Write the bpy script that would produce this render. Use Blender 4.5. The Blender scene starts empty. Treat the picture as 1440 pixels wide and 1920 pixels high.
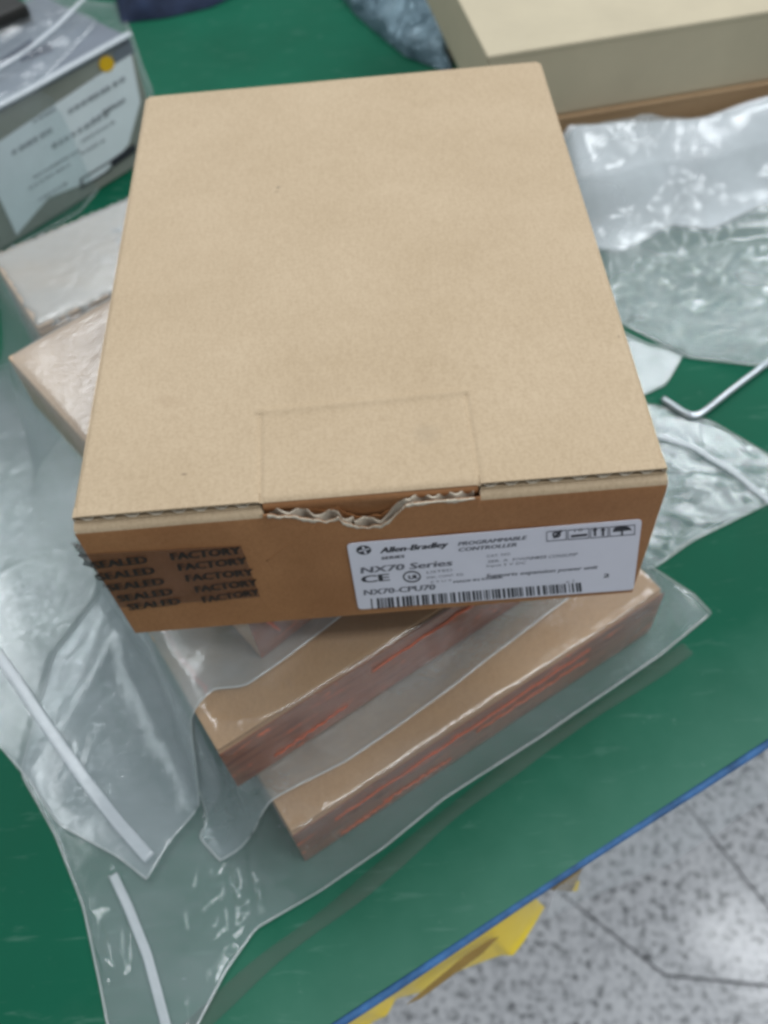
import bpy, bmesh, math, random
import numpy as np
from mathutils import Vector, Matrix
random.seed(4); rng = np.random.RandomState(4)
sc = bpy.context.scene

# ------------------------------------------------------------------ camera
CAM = np.array([0.1087, -0.1759, 0.4441])
RM = np.array([[0.99643, 0.08328, 0.01352], [-0.06005, 0.8126, -0.57972], [-0.05926, 0.57684, 0.8147]])
FPX = 1667.28
cd = bpy.data.cameras.new("camera"); cam = bpy.data.objects.new("camera", cd)
sc.collection.objects.link(cam); sc.camera = cam
cd.sensor_fit = 'VERTICAL'; cd.sensor_height = 24.0; cd.lens = 24.0 * FPX / 1920.0
cd.clip_start = 0.02; cd.clip_end = 30
M4 = Matrix([list(RM[0]) + [CAM[0]], list(RM[1]) + [CAM[1]], list(RM[2]) + [CAM[2]], [0, 0, 0, 1]])
cam.matrix_world = M4
cd.dof.use_dof = True; cd.dof.focus_distance = 0.315; cd.dof.aperture_fstop = 6.0

# ------------------------------------------------------------------ world and lamps
w = bpy.data.worlds.new("World"); sc.world = w; w.use_nodes = True
bg = w.node_tree.nodes["Background"]; bg.inputs[0].default_value = (0.86, 0.93, 1.0, 1); bg.inputs[1].default_value = 0.40

def lamp(name, loc, target, sx, sy, power, col=(0.93, 0.97, 1.0), roll=0):
    l = bpy.data.lights.new(name, 'AREA'); l.shape = 'RECTANGLE'; l.size = sx; l.size_y = sy
    l.energy = power * 1.10; l.color = col
    o = bpy.data.objects.new(name, l); sc.collection.objects.link(o)
    o.location = loc
    d = Vector(target) - Vector(loc)
    o.rotation_euler = (d.to_track_quat('-Z', 'Y').to_matrix() @ Matrix.Rotation(roll, 3, 'Z')).to_euler()
    return o
lamp("ceiling_lamp", (-1.25, 0.85, 2.1), (0.0, 0.1, 0), 1.3, 0.12, 9, roll=math.radians(25))
lamp("ceiling_lamp", (-0.9, 1.9, 2.1), (0.1, 0.3, 0), 1.3, 0.12, 17, roll=math.radians(25))
lamp("ceiling_lamp", (1.5, 2.1, 2.1), (0.1, 0.3, 0), 1.3, 0.12, 21, roll=math.radians(25))
lamp("ceiling_lamp", (1.35, 0.45, 2.1), (0.4, 0.1, -.4), 1.3, 0.12, 11, roll=math.radians(25))
lamp("ceiling_lamp", (1.15, -0.6, 2.1), (0.15, 0.1, 0), 1.2, 0.26, 17, roll=math.radians(-50))
sc.view_settings.view_transform = 'Standard'; sc.view_settings.look = 'None'
sc.view_settings.exposure = 0.05; sc.view_settings.gamma = 1
sc.cycles.transparent_max_bounces = 40; sc.cycles.max_bounces = 14
sc.cycles.filter_width = 3.1

# ------------------------------------------------------------------ helpers
def ray(px, py):
    return RM @ np.array([(px - 720) / FPX, -(py - 960) / FPX, -1.0])
def at(px, py, z):
    "the point of height z that the photograph shows at (px, py)"
    d = ray(px, py); t = (z - CAM[2]) / d[2]; return CAM + t * d
def on_plane(px, py, P, N):
    d = ray(px, py); t = np.dot(np.array(P) - CAM, N) / np.dot(d, N); return CAM + t * d

def tag(o, label=None, cat=None, group=None, kind=None):
    if label: o['label'] = label
    if cat: o['category'] = cat
    if group: o['group'] = group
    if kind: o['kind'] = kind
    return o
def link(name, me, mat, parent=None):
    o = bpy.data.objects.new(name, me); sc.collection.objects.link(o)
    if mat: me.materials.append(mat)
    if parent: o.parent = parent; o.matrix_parent_inverse = parent.matrix_world.inverted()
    return o
def mesh(name, vs, fs, mat, parent=None, smooth=False):
    me = bpy.data.meshes.new(name); me.from_pydata([tuple(map(float, v)) for v in vs], [], [tuple(f) for f in fs]); me.update()
    if smooth: me.polygons.foreach_set('use_smooth', [True] * len(me.polygons))
    return link(name, me, mat, parent)
def empty(name, loc, rz=0):
    o = bpy.data.objects.new(name, None); sc.collection.objects.link(o)
    o.location = loc; o.rotation_euler = (0, 0, rz); o.empty_display_size = 0.02
    bpy.context.view_layer.update(); return o
def bm_obj(name, bm, mat, parent=None, smooth=False):
    me = bpy.data.meshes.new(name); bm.to_mesh(me); bm.free()
    if smooth: me.polygons.foreach_set('use_smooth', [True] * len(me.polygons))
    return link(name, me, mat, parent)
def frame(o, u, v, n):
    return Matrix([[u[0], v[0], n[0], o[0]], [u[1], v[1], n[1], o[1]], [u[2], v[2], n[2], o[2]], [0, 0, 0, 1]])
def box_bm(sx, sy, sz, M=None, bev=0.0, seg=2):
    "box with its corner at the origin"
    bm = bmesh.new(); bmesh.ops.create_cube(bm, size=1)
    for v in bm.verts: v.co = Vector(((v.co.x + .5) * sx, (v.co.y + .5) * sy, (v.co.z + .5) * sz))
    if bev: bmesh.ops.bevel(bm, geom=bm.edges[:], offset=bev, segments=seg, affect='EDGES', profile=0.6)
    if M is not None: bm.transform(M)
    return bm
def tube(name, pts, r, mat, parent=None, n=8, flat=1.0):
    pts = [np.array(p, float) for p in pts]; vs = []; fs = []
    for i, p in enumerate(pts):
        t = pts[min(i + 1, len(pts) - 1)] - pts[max(i - 1, 0)]; t /= np.linalg.norm(t) + 1e-12
        up = np.array([0, 0, 1.0])
        if abs(t[2]) > .9: up = np.array([1.0, 0, 0])
        a = np.cross(t, up); a /= np.linalg.norm(a); b = np.cross(a, t)
        for k in range(n):
            an = 2 * math.pi * k / n; vs.append(p + r * (math.cos(an) * a + flat * math.sin(an) * b))
    for i in range(len(pts) - 1):
        for k in range(n):
            fs.append((i * n + k, i * n + (k + 1) % n, (i + 1) * n + (k + 1) % n, (i + 1) * n + k))
    fs.append(tuple(range(n))[::-1]); fs.append(tuple((len(pts) - 1) * n + k for k in range(n)))
    return mesh(name, vs, fs, mat, parent, True)
def resample(pts, n):
    P = np.array(pts, float); d = np.r_[0, np.cumsum(np.linalg.norm(np.diff(P, axis=0), axis=1))]
    t = np.linspace(0, d[-1], n)
    return np.stack([np.interp(t, d, P[:, k]) for k in range(P.shape[1])], 1)
def smooth_line(pts, n, passes=3):
    P = resample(pts, n)
    for _ in range(passes): P[1:-1] = (P[:-2] + 2 * P[1:-1] + P[2:]) / 4
    return P
def coons(s0, s1, s2, s3, n, m):
    "s0: P00>P10, s1: P10>P11, s2: P01>P11, s3: P00>P01"
    A = smooth_line(s0, n); C_ = smooth_line(s2, n); B = smooth_line(s1, m); D = smooth_line(s3, m)
    u = np.linspace(0, 1, n)[:, None, None]; v = np.linspace(0, 1, m)[None, :, None]
    P = (1 - v) * A[:, None] + v * C_[:, None] + (1 - u) * D[None] + u * B[None] \
        - ((1 - u) * (1 - v) * A[0] + u * (1 - v) * A[-1] + (1 - u) * v * C_[0] + u * v * C_[-1])
    return P

# value noise on arrays
_lat = rng.rand(256, 256)
def vnoise(x, y, seed=0):
    x = x + seed * 17.31; y = y + seed * 9.77
    xi = np.floor(x).astype(int); yi = np.floor(y).astype(int); fx = x - xi; fy = y - yi
    fx = fx * fx * fx * (fx * (fx * 6 - 15) + 10); fy = fy * fy * fy * (fy * (fy * 6 - 15) + 10)
    g = lambda a, b: _lat[a % 256, b % 256]
    return (g(xi, yi) * (1 - fx) + g(xi + 1, yi) * fx) * (1 - fy) + (g(xi, yi + 1) * (1 - fx) + g(xi + 1, yi + 1) * fx) * fy
def ridged(x, y, seed):
    n = 1 - np.abs(2 * vnoise(x, y, seed) - 1); return n ** 3
def folds(x, y, ang, wl, stretch, seed):
    c, s = math.cos(ang), math.sin(ang); a = (x * c + y * s) / (wl * stretch); b = (-x * s + y * c) / wl
    b = b + 0.8 * vnoise(a * 1.7, b * .6, seed + 3)
    return ridged(a, b, seed)

# ------------------------------------------------------------------ materials
def nt(name):
    m = bpy.data.materials.new(name); m.use_nodes = True; t = m.node_tree; t.nodes.clear()
    out = t.nodes.new('ShaderNodeOutputMaterial'); return m, t, out
def N(t, kind, **kw):
    n = t.nodes.new(kind)
    for k, v in kw.items():
        if k in n.inputs.keys(): n.inputs[k].default_value = v
        else: setattr(n, k, v)
    return n
def ramp(t, fac, stops):
    r = t.nodes.new('ShaderNodeValToRGB'); e = r.color_ramp.elements
    while len(e) < len(stops): e.new(0.5)
    for k, (p, c) in enumerate(stops):
        e[k].position = p; e[k].color = tuple(c) + (1,) if len(c) == 3 else c
    t.links.new(fac, r.inputs[0]); return r.outputs[0]
def noise(t, scale, detail=3, rough=.5, vec=None, dist=0):
    n = t.nodes.new('ShaderNodeTexNoise'); n.inputs['Scale'].default_value = scale; n.inputs['Detail'].default_value = detail
    n.inputs['Roughness'].default_value = rough; n.inputs['Distortion'].default_value = dist
    if vec is None:
        tc = t.nodes.new('ShaderNodeTexCoord'); vec = tc.outputs['Object']
    t.links.new(vec, n.inputs['Vector']); return n.outputs['Fac']
def mapped(t, scale=(1, 1, 1), rot=(0, 0, 0), loc=(0, 0, 0)):
    tc = t.nodes.new('ShaderNodeTexCoord'); mp = t.nodes.new('ShaderNodeMapping')
    mp.inputs['Scale'].default_value = scale; mp.inputs['Rotation'].default_value = rot; mp.inputs['Location'].default_value = loc
    t.links.new(tc.outputs['Object'], mp.inputs['Vector']); return mp.outputs['Vector']
def mixc(t, fac, a, b, mode='MIX'):
    m = t.nodes.new('ShaderNodeMix'); m.data_type = 'RGBA'; m.blend_type = mode
    for s, v in ((0, fac), (6, a), (7, b)):
        if isinstance(v, (int, float)): m.inputs[s].default_value = v
        elif isinstance(v, tuple): m.inputs[s].default_value = v + (1,) if len(v) == 3 else v
        else: t.links.new(v, m.inputs[s])
    return m.outputs[2]
def math_(t, op, a, b=0.0, c=None):
    m = t.nodes.new('ShaderNodeMath'); m.operation = op
    for i, v in enumerate((a, b, c)):
        if v is None: continue
        if isinstance(v, (int, float)): m.inputs[i].default_value = v
        else: t.links.new(v, m.inputs[i])
    return m.outputs[0]
def bump(t, h, strength=.3, dist=.001):
    b = t.nodes.new('ShaderNodeBump'); b.inputs['Strength'].default_value = strength; b.inputs['Distance'].default_value = dist
    t.links.new(h, b.inputs['Height']); return b.outputs[0]
def principled(t, out, col, rough=.6, spec=.4, nrm=None, metal=0):
    p = t.nodes.new('ShaderNodeBsdfPrincipled')
    if isinstance(col, tuple): p.inputs['Base Color'].default_value = col + (1,)
    else: t.links.new(col, p.inputs['Base Color'])
    if isinstance(rough, (int, float)): p.inputs['Roughness'].default_value = rough
    else: t.links.new(rough, p.inputs['Roughness'])
    p.inputs['Specular IOR Level'].default_value = spec; p.inputs['Metallic'].default_value = metal
    if nrm is not None: t.links.new(nrm, p.inputs['Normal'])
    t.links.new(p.outputs[0], out.inputs[0]); return p
def simple(name, col, rough=.6, spec=.4, var=.12, scale=60, bumps=.15, metal=0):
    m, t, out = nt(name); n = noise(t, scale, 4, .6)
    c = ramp(t, n, [(0.3, tuple(x * (1 - var) for x in col)), (0.7, tuple(min(1, x * (1 + var)) for x in col))])
    principled(t, out, c, rough, spec, bump(t, noise(t, scale * 6, 2), bumps, .0004), metal); return m
def kraft(name, a, b, spots=(), rough=.62, spec=.35):
    m, t, out = nt(name)
    big = noise(t, 22, 4, .6); fib = noise(t, 1, 3, .6, mapped(t, (700, 160, 300), (0, 0, .5)))
    fine = noise(t, 900, 2, .5)
    c = ramp(t, big, [(0.25, a), (0.75, b)])
    c = mixc(t, .16, c, ramp(t, fib, [(0.32, (0.62, 0.56, 0.48)), (0.68, (1, 1, 1))]), 'MULTIPLY')
    c = mixc(t, .20, c, ramp(t, fine, [(0.32, (0.5, 0.42, 0.34)), (0.6, (1, 1, 1))]), 'MULTIPLY')
    for (x, y, rx, ry, dark, al) in spots:
        v = mapped(t, (1 / rx, 1 / ry, 0), (0, 0, 0), (-x / rx, -y / ry, 0))
        ln = t.nodes.new('ShaderNodeVectorMath'); ln.operation = 'LENGTH'; t.links.new(v, ln.inputs[0])
        wob = math_(t, 'MULTIPLY_ADD', noise(t, 120, 2), .9, ln.outputs['Value'])
        f = ramp(t, wob, [(0.55, (1, 1, 1)), (1.35, (0, 0, 0))])
        sc_ = math_(t, 'MULTIPLY', f, al); c = mixc(t, sc_, c, dark)
    h = math_(t, 'ADD', fib, math_(t, 'MULTIPLY', fine, .6))
    principled(t, out, c, rough, spec, bump(t, h, .22, .0005)); return m
def film(name, cloud=(0.22, 0.42), white=(0.66, 0.71, 0.73), tint=(0.95, 0.975, 0.98), rough=.09, bs=.10, scale=14, gloss=.045, tshare=.38):
    "polythene: clear sheet with a milky part and a gloss that follows its creases"
    m, t, out = nt(name)
    n = noise(t, scale, 4, .6, mapped(t, (1, 2.2, 1), (0, 0, .7)))
    fac = ramp(t, n, [(0.30, (cloud[0],) * 3), (0.70, (cloud[1],) * 3)])
    fine = noise(t, 160, 4, .65, mapped(t, (1, 2.5, 1), (0, 0, .6), (3, 1, 2)), .8)
    sp = ramp(t, fine, [(0.55, (0, 0, 0)), (0.85, (1, 1, 1))])
    fac = math_(t, 'ADD', fac, math_(t, 'MULTIPLY', sp, .07))
    nb = bump(t, math_(t, 'ADD', fine, math_(t, 'MULTIPLY', noise(t, 45, 4, .6, None, 1.2), 2.0)), bs, .0022)
    tr = N(t, 'ShaderNodeBsdfTransparent'); tr.inputs[0].default_value = tint + (1,)
    df = N(t, 'ShaderNodeBsdfDiffuse'); df.inputs[0].default_value = white + (1,); t.links.new(nb, df.inputs['Normal'])
    tl = N(t, 'ShaderNodeBsdfTranslucent'); tl.inputs[0].default_value = white + (1,); t.links.new(nb, tl.inputs['Normal'])
    m1 = N(t, 'ShaderNodeMixShader'); m1.inputs[0].default_value = tshare
    t.links.new(df.outputs[0], m1.inputs[1]); t.links.new(tl.outputs[0], m1.inputs[2])
    m2 = N(t, 'ShaderNodeMixShader'); t.links.new(fac, m2.inputs[0]); t.links.new(tr.outputs[0], m2.inputs[1]); t.links.new(m1.outputs[0], m2.inputs[2])
    gl = N(t, 'ShaderNodeBsdfGlossy'); gl.inputs['Roughness'].default_value = rough; gl.inputs[0].default_value = (1, 1, 1, 1)
    t.links.new(nb, gl.inputs['Normal'])
    lw = N(t, 'ShaderNodeLayerWeight'); lw.inputs['Blend'].default_value = .5; t.links.new(nb, lw.inputs['Normal'])
    sch = math_(t, 'MULTIPLY_ADD', math_(t, 'POWER', lw.outputs['Facing'], 5.0), .7, gloss)
    m3 = N(t, 'ShaderNodeMixShader'); t.links.new(sch, m3.inputs[0])
    t.links.new(m2.outputs[0], m3.inputs[1]); t.links.new(gl.outputs[0], m3.inputs[2])
    t.links.new(m3.outputs[0], out.inputs[0]); return m

M = {}
W_, D_, TOP, BOT = 0.20, 0.2624, 0.207, 0.130
def top_uv(px, py): p = at(px, py, TOP); return p[0], p[1]
sp = []
for (px, py, rx, ry, dk, al) in [(522, 352, .0022, .0016, (.10, .09, .07), .9), (518, 360, .0022, .0006, (.2, .15, .1), .6), (316, 752, .012, .009, (.36, .25, .15), .28),
                                 (800, 815, .012, .009, (.30, .24, .17), .22), (345, 890, .0024, .0011, (.12, .08, .05), .6),
                                 (1160, 632, .0010, .0026, (.12, .08, .05), .6), (625, 890, .0015, .0006, (.2, .14, .09), .5)]:
    x, y = top_uv(px, py); sp.append((x, y, rx, ry, dk, al))
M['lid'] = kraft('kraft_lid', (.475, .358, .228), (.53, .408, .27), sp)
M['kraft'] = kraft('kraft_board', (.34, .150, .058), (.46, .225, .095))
M['kraft2'] = kraft('kraft_bagged', (.45, .275, .15), (.53, .335, .19))
M['kraft_pale'] = kraft('kraft_pale', (.55, .38, .25), (.61, .43, .29))
M['kraft3'] = kraft('kraft_dull', (.38, .25, .14), (.44, .30, .17))
M['flute'] = simple('cut_board_edge', (.62, .55, .44), .85, .1, .2, 300, .4)
M['flute_dark'] = simple('shaded_board', (.16, .12, .08), .9, .1, .2, 300, .3)  # darkened to paint the shade in the gaps behind the flutes
M['label'] = simple('label_paper', (.78, .77, .85), .45, .4, .03, 40, .05)
M['ink'] = simple('black_ink', (.035, .035, .045), .5, .3, .2, 400, .1)
M['ink_brown'] = simple('faded_black_ink', (.028, .020, .017), .5, .3, .4, 300, .1)
M['ink_pale'] = simple('pale_grey_ink', (.34, .37, .40), .6, .3, .3, 120, .1)
M['ink_soft'] = simple('grey_ink', (.17, .17, .20), .5, .3, .3, 500, .1)
M['film'] = film('clear_polythene', (.02, .11), rough=.07, bs=.10)
M['film_under'] = film('clear_polythene_under', (.22, .40))
M['film_thin'] = film('clear_polythene_thin', (.07, .18), rough=.18)
M['film_c'] = film('clear_polythene_glossy', (.04, .13), rough=.09, bs=.07, gloss=.04)
M['film_under_c'] = film('clear_polythene_under_glossy', (.18, .32))
M['film_open'] = film('clear_polythene_wide', (.14, .28), rough=.17, bs=.08, gloss=.04)
M['film_under2'] = film('clear_polythene_under_wide', (.34, .52))
M['film_crumple'] = film('crumpled_polythene', (.12, .42), bs=.06, rough=.11, scale=5, white=(.76, .80, .81))
M['seam'] = film('sealed_polythene_edge', (.35, .6), white=(.80, .83, .82), gloss=.10)
M['zip'] = film('highlight_polythene', (.40, .56), white=(.86, .89, .92), bs=.1, rough=.25)  # pale film for the painted-in highlights along and across the bags
M['beige'] = simple('beige_board', (.50, .435, .31), .7, .25, .05, 25, .1)
M['foam'] = film('white_foam', (.66, 1.0), tshare=.06, white=(.95, .96, .98), scale=11, rough=.4, bs=.1, gloss=.02)
M['steel'] = simple('bright_steel', (.62, .66, .70), .28, .5, .06, 80, .05, .9)
M['blue'] = simple('blue_edging', (.04, .13, .30), .55, .3, .45, 70, .5)
M['yellow'] = simple('yellow_plastic', (.95, .66, .008), .28, .5, .10, 20, .4)
M['brown'] = simple('brown_tape', (.33, .22, .07), .5, .3, .2, 40, .2)
M['navy'] = simple('navy_cloth', (.018, .028, .06), .8, .2, .3, 60, .3)
M['black'] = simple('black_plastic', (.014, .014, .012), .5, .3, .3, 30, .2)
M['greybox'] = simple('olive_grey_board', (.25, .265, .235), .7, .2, .1, 20, .2)
M['bluegrey'] = simple('blue_grey_board', (.14, .16, .19), .6, .3, .2, 12, .2)
M['whitelabel'] = simple('white_label', (.74, .80, .84), .6, .3, .05, 30, .1)
M['dot'] = simple('yellow_sticker', (.75, .45, .02), .5, .3, .05, 50, .05)
M['board_under'] = simple('table_board', (.22, .22, .23), .6, .3, .1, 20, .2)

def mat_green():
    m, t, out = nt('green_rubber_mat')
    n = noise(t, 6, 5, .6); f = noise(t, 90, 4, .7)
    c = ramp(t, n, [(0.3, (.003, .082, .043)), (0.7, (.006, .108, .060))])
    scr = noise(t, 1, 4, .6, mapped(t, (30, 190, 1), (0, 0, -.55)), .3)
    c = mixc(t, ramp(t, scr, [(0.60, (0, 0, 0)), (0.80, (.30, .30, .30))]), c, (.22, .36, .30))
    # chalky dust along the worn front edge
    a = at(1440, 1385, 0); b = at(620, 1920, 0); d = (b - a)[:2]; d /= np.linalg.norm(d); nn = np.array([d[1], -d[0]])
    if nn @ (np.array([0.1, 0.3]) - a[:2]) < 0: nn = -nn
    tc = t.nodes.new('ShaderNodeTexCoord'); vm = t.nodes.new('ShaderNodeVectorMath'); vm.operation = 'DOT_PRODUCT'
    t.links.new(tc.outputs['Object'], vm.inputs[0]); vm.inputs[1].default_value = (nn[0], nn[1], 0)
    dist = math_(t, 'SUBTRACT', vm.outputs['Value'], float(nn @ a[:2]))
    edge = ramp(t, math_(t, 'MULTIPLY_ADD', noise(t, 30, 4, .6), .04, dist), [(0.015, (.50, .50, .50)), (0.085, (0.0, 0.0, 0.0))])
    c = mixc(t, edge, c, (.11, .26, .19))
    c = mixc(t, ramp(t, f, [(0.66, (0, 0, 0)), (0.80, (.40, .40, .40))]), c, (.25, .38, .33))
    r = ramp(t, n, [(0.3, (.46,) * 3), (0.7, (.60,) * 3)])
    principled(t, out, c, r, .10, bump(t, noise(t, 700, 2), .12, .0004)); return m
M['green'] = mat_green()

def mat_floor():
    m, t, out = nt('terrazzo')
    tc = t.nodes.new('ShaderNodeTexCoord')
    a = noise(t, 125, 4, .66); b = noise(t, 70, 3, .6, mapped(t, (1, 1, 1), (0, 0, 0), (5, 2, 1))); g = noise(t, 6, 3, .5)
    c = ramp(t, a, [(0.36, (.12, .125, .13)), (0.44, (.55, .56, .57)), (0.51, (.72, .725, .74)), (0.68, (.84, .845, .85))])
    c = mixc(t, ramp(t, b, [(0.62, (0, 0, 0)), (0.74, (.5, .5, .5))]), c, (.2, .21, .23))
    c = mixc(t, .25, c, ramp(t, g, [(0.3, (.7, .7, .72)), (0.7, (1, 1, 1))]), 'MULTIPLY')
    principled(t, out, c, ramp(t, g, [(0.3, (.12,) * 3), (0.7, (.26,) * 3)]), .5, bump(t, noise(t, 40, 2), .05, .001)); return m
M['floor'] = mat_floor()
M['joint'] = simple('joint_mortar', (.045, .045, .05), .9, .1, .2, 60, .2)

def mat_seal(name, a, b, hot, lo, hi):
    m, t, out = nt(name)
    n = noise(t, 1, 4, .7, mapped(t, (45, 45, 260)), .6)
    c = ramp(t, n, [(lo, a), ((lo + hi) / 2, b), (hi, b), (min(1, hi + .05), hot)])
    principled(t, out, c, .22, .6, bump(t, noise(t, 120, 3, .6), .3, .001)); return m
M['redtape'] = mat_seal('red_brown_tape', (.19, .060, .034), (.28, .10, .055), (.90, .16, .05), .35, .62)
M['hotred'] = simple('orange_red_streak', (1.0, .17, .05), .3, .6, .1, 200, .3)
def mat_tape():
    m, t, out = nt('brown_security_tape')
    c = ramp(t, noise(t, 60, 3), [(0.3, (.17, .07, .04)), (0.7, (.26, .12, .075))])
    pr = principled(t, out, c, .3, .5, bump(t, noise(t, 150, 3), .25, .001))
    pr.inputs['Alpha'].default_value = .28; return m
M['tape'] = mat_tape()
def mat_pouch():
    m, t, out = nt('static_shielding_pouch')
    n = noise(t, 26, 5, .65, None, .8)
    c = ramp(t, n, [(0.3, (.05, .10, .13)), (0.55, (.13, .21, .25)), (0.75, (.30, .38, .44))])
    principled(t, out, c, .3, .6, bump(t, n, .9, .01), .35); return m
M['pouch'] = mat_pouch()

# ------------------------------------------------------------------ floor, table
FZ = -0.75
J1a, J1b = at(1225, 1432, FZ), at(1440, 1700, FZ)
Q = at(1247, 1828, FZ)
def slab(name, poly, z=FZ, th=.02):
    P = [np.array(p[:2]) for p in poly]; c = sum(P) / len(P)
    area = sum(P[i][0] * P[(i + 1) % len(P)][1] - P[(i + 1) % len(P)][0] * P[i][1] for i in range(len(P)))
    if area < 0: P = P[::-1]
    ins = []
    k = len(P)
    for i in range(k):
        a, b, d = P[i - 1], P[i], P[(i + 1) % k]
        e1 = (b - a) / np.linalg.norm(b - a); e2 = (d - b) / np.linalg.norm(d - b)
        n1 = np.array([-e1[1], e1[0]]); n2 = np.array([-e2[1], e2[0]]); q = n1 + n2; q /= max(.3, q @ n1)
        ins.append((b + q * .0011, b + q * .0022))
    bm = bmesh.new()
    lo = [bm.verts.new((p[0][0], p[0][1], z - th)) for p in ins]; mid = [bm.verts.new((p[0][0], p[0][1], z - .0015)) for p in ins]
    hi = [bm.verts.new((p[1][0], p[1][1], z)) for p in ins]
    bm.faces.new(hi)
    for A, B in ((lo, mid), (mid, hi)):
        for i in range(k): bm.faces.new((A[i], A[(i + 1) % k], B[(i + 1) % k], B[i]))
    return bm_obj(name, bm, M['floor'], floor)
floor = mesh('floor', [(-3, -3, FZ - .006), (4, -3, FZ - .006), (4, 4, FZ - .006), (-3, 4, FZ - .006)], [(0, 1, 2, 3)], M['joint'])
tag(floor, kind='structure')
def ext(a, b, s): a = np.array(a[:2]); b = np.array(b[:2]); return b + (b - a) * s
K1 = at(1055, 1677, FZ)[:2]; K2 = Q[:2]; K3 = at(1440, 1848, FZ)[:2]
j1 = J1b[:2]; j0 = J1a[:2]; dj = (j1 - j0) / np.linalg.norm(j1 - j0)
far1 = j0 - dj * 1.2; end1 = j1 + dj * .10
dk = (K1 - K2) / np.linalg.norm(K1 - K2); farK = K1 + dk * .9
d3 = (K3 - K2) / np.linalg.norm(K3 - K2); X3 = K2 + d3 * 1.6
# where joint 1 meets the cross joint
A_ = np.array([dj, -d3]).T; tt = np.linalg.solve(A_, K2 - j0); X = j0 + dj * tt[0]
slab('floor_slab', [far1, X, X + d3 * 1.3, far1 + np.array([1.4, .4])])
slab('floor_slab', [far1, X, K2, K1, farK])
slab('floor_slab', [farK, K1, K2, X, X + d3 * 1.3, K2 + np.array([1.5, -1.0]), K2 + np.array([-1.4, -1.0])])

E0 = at(1440, 1385, 0)[:2]; E1 = at(620, 1920, 0)[:2]; de = (E1 - E0) / np.linalg.norm(E1 - E0); ne = np.array([-de[1], de[0]])
if ne @ (np.array([.1, .3]) - E0) < 0: ne = -ne
a = E0 - de * .9; b = E1 + de * .9
def slab_poly(name, poly, z0, z1, mat, parent=None):
    bm = bmesh.new(); k = len(poly)
    lo = [bm.verts.new((p[0], p[1], z0)) for p in poly]; hi = [bm.verts.new((p[0], p[1], z1)) for p in poly]
    bm.faces.new(hi); bm.faces.new(lo[::-1])
    for i in range(k): bm.faces.new((lo[i], lo[(i + 1) % k], hi[(i + 1) % k], hi[i]))
    bmesh.ops.recalc_face_normals(bm, faces=bm.faces)
    return bm_obj(name, bm, mat, parent)
table = empty('work_table', (E0[0], E0[1], FZ)); tag(table, 'work table with a green rubber top and blue front edge', 'table')
slab_poly('mat', [a, b, b + ne * 1.5, a + ne * 1.5], -.003, 0, M['green'], table)
slab_poly('board', [a + ne * .004, b + ne * .004, b + ne * 1.5, a + ne * 1.5], -.03, -.0032, M['board_under'], table)
pts = [np.array([*(a + (b - a) * s), -.0016]) + np.array([*(-ne * (.0012 + .0005 * math.sin(s * 60))), 0]) for s in np.linspace(0, 1, 120)]
tube('edging', pts, .0020, M['blue'], table, 8, .8)
for s, q in ((.25, .12), (1.55, .12), (.25, 1.35), (1.55, 1.35)):
    c = a + de * s + ne * q
    bm_obj('leg', box_bm(.04, .04, .72 - .0005, Matrix.Translation((c[0], c[1], FZ + .0005)), .003), M['board_under'], table)
# thin grey film laid on the mat to paint a shadowy stripe
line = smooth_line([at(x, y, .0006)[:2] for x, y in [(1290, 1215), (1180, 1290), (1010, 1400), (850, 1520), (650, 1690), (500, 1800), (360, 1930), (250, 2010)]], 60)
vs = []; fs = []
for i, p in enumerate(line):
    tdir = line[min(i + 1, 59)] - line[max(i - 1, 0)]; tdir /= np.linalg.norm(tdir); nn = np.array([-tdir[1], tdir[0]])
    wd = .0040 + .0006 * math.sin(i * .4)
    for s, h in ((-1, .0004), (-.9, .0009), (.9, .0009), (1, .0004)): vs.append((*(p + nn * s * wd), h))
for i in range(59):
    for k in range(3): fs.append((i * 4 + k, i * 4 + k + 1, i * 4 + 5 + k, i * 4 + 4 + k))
M['shade_film'] = film('mat_shade', (.15, .25), white=(.21, .17, .15), rough=.7, bs=.1, gloss=.02)
tag(mesh('shade_strip', vs, fs, M['shade_film'], None, True), 'long dull grey film strip added as a shadow stripe on the green mat', 'tape')

# ------------------------------------------------------------------ height map of what lies on the table
DX = .0025; GX0, GY0 = -.50, -.34; NX, NY = 480, 560
gx = GX0 + DX * np.arange(NX); gy = GY0 + DX * np.arange(NY); GX, GY = np.meshgrid(gx, gy, indexing='ij')
S = np.zeros((NX, NY)) + .0004
def rect_mask(c, ang, sx, sy, grow=0.0):
    u = np.array([math.cos(ang), math.sin(ang)]); v = np.array([-u[1], u[0]])
    a = (GX - c[0]) * u[0] + (GY - c[1]) * u[1]; b = (GX - c[0]) * v[0] + (GY - c[1]) * v[1]
    return (a > -grow) & (a < sx + grow) & (b > -grow) & (b < sy + grow)
def in_rect(x, y, c, ang, sx, sy, grow=0.0):
    u = np.array([math.cos(ang), math.sin(ang)]); v = np.array([-u[1], u[0]])
    a = (x - c[0]) * u[0] + (y - c[1]) * u[1]; b = (x - c[0]) * v[0] + (y - c[1]) * v[1]
    return (a > -grow) & (a < sx + grow) & (b > -grow) & (b < sy + grow)
def bil(T, x, y):
    fx = np.clip((x - GX0) / DX, 0, NX - 1.001); fy = np.clip((y - GY0) / DX, 0, NY - 1.001)
    i = fx.astype(int); j = fy.astype(int); a = fx - i; b = fy - j
    return (T[i, j] * (1 - a) + T[i + 1, j] * a) * (1 - b) + (T[i, j + 1] * (1 - a) + T[i + 1, j + 1] * a) * b
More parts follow.
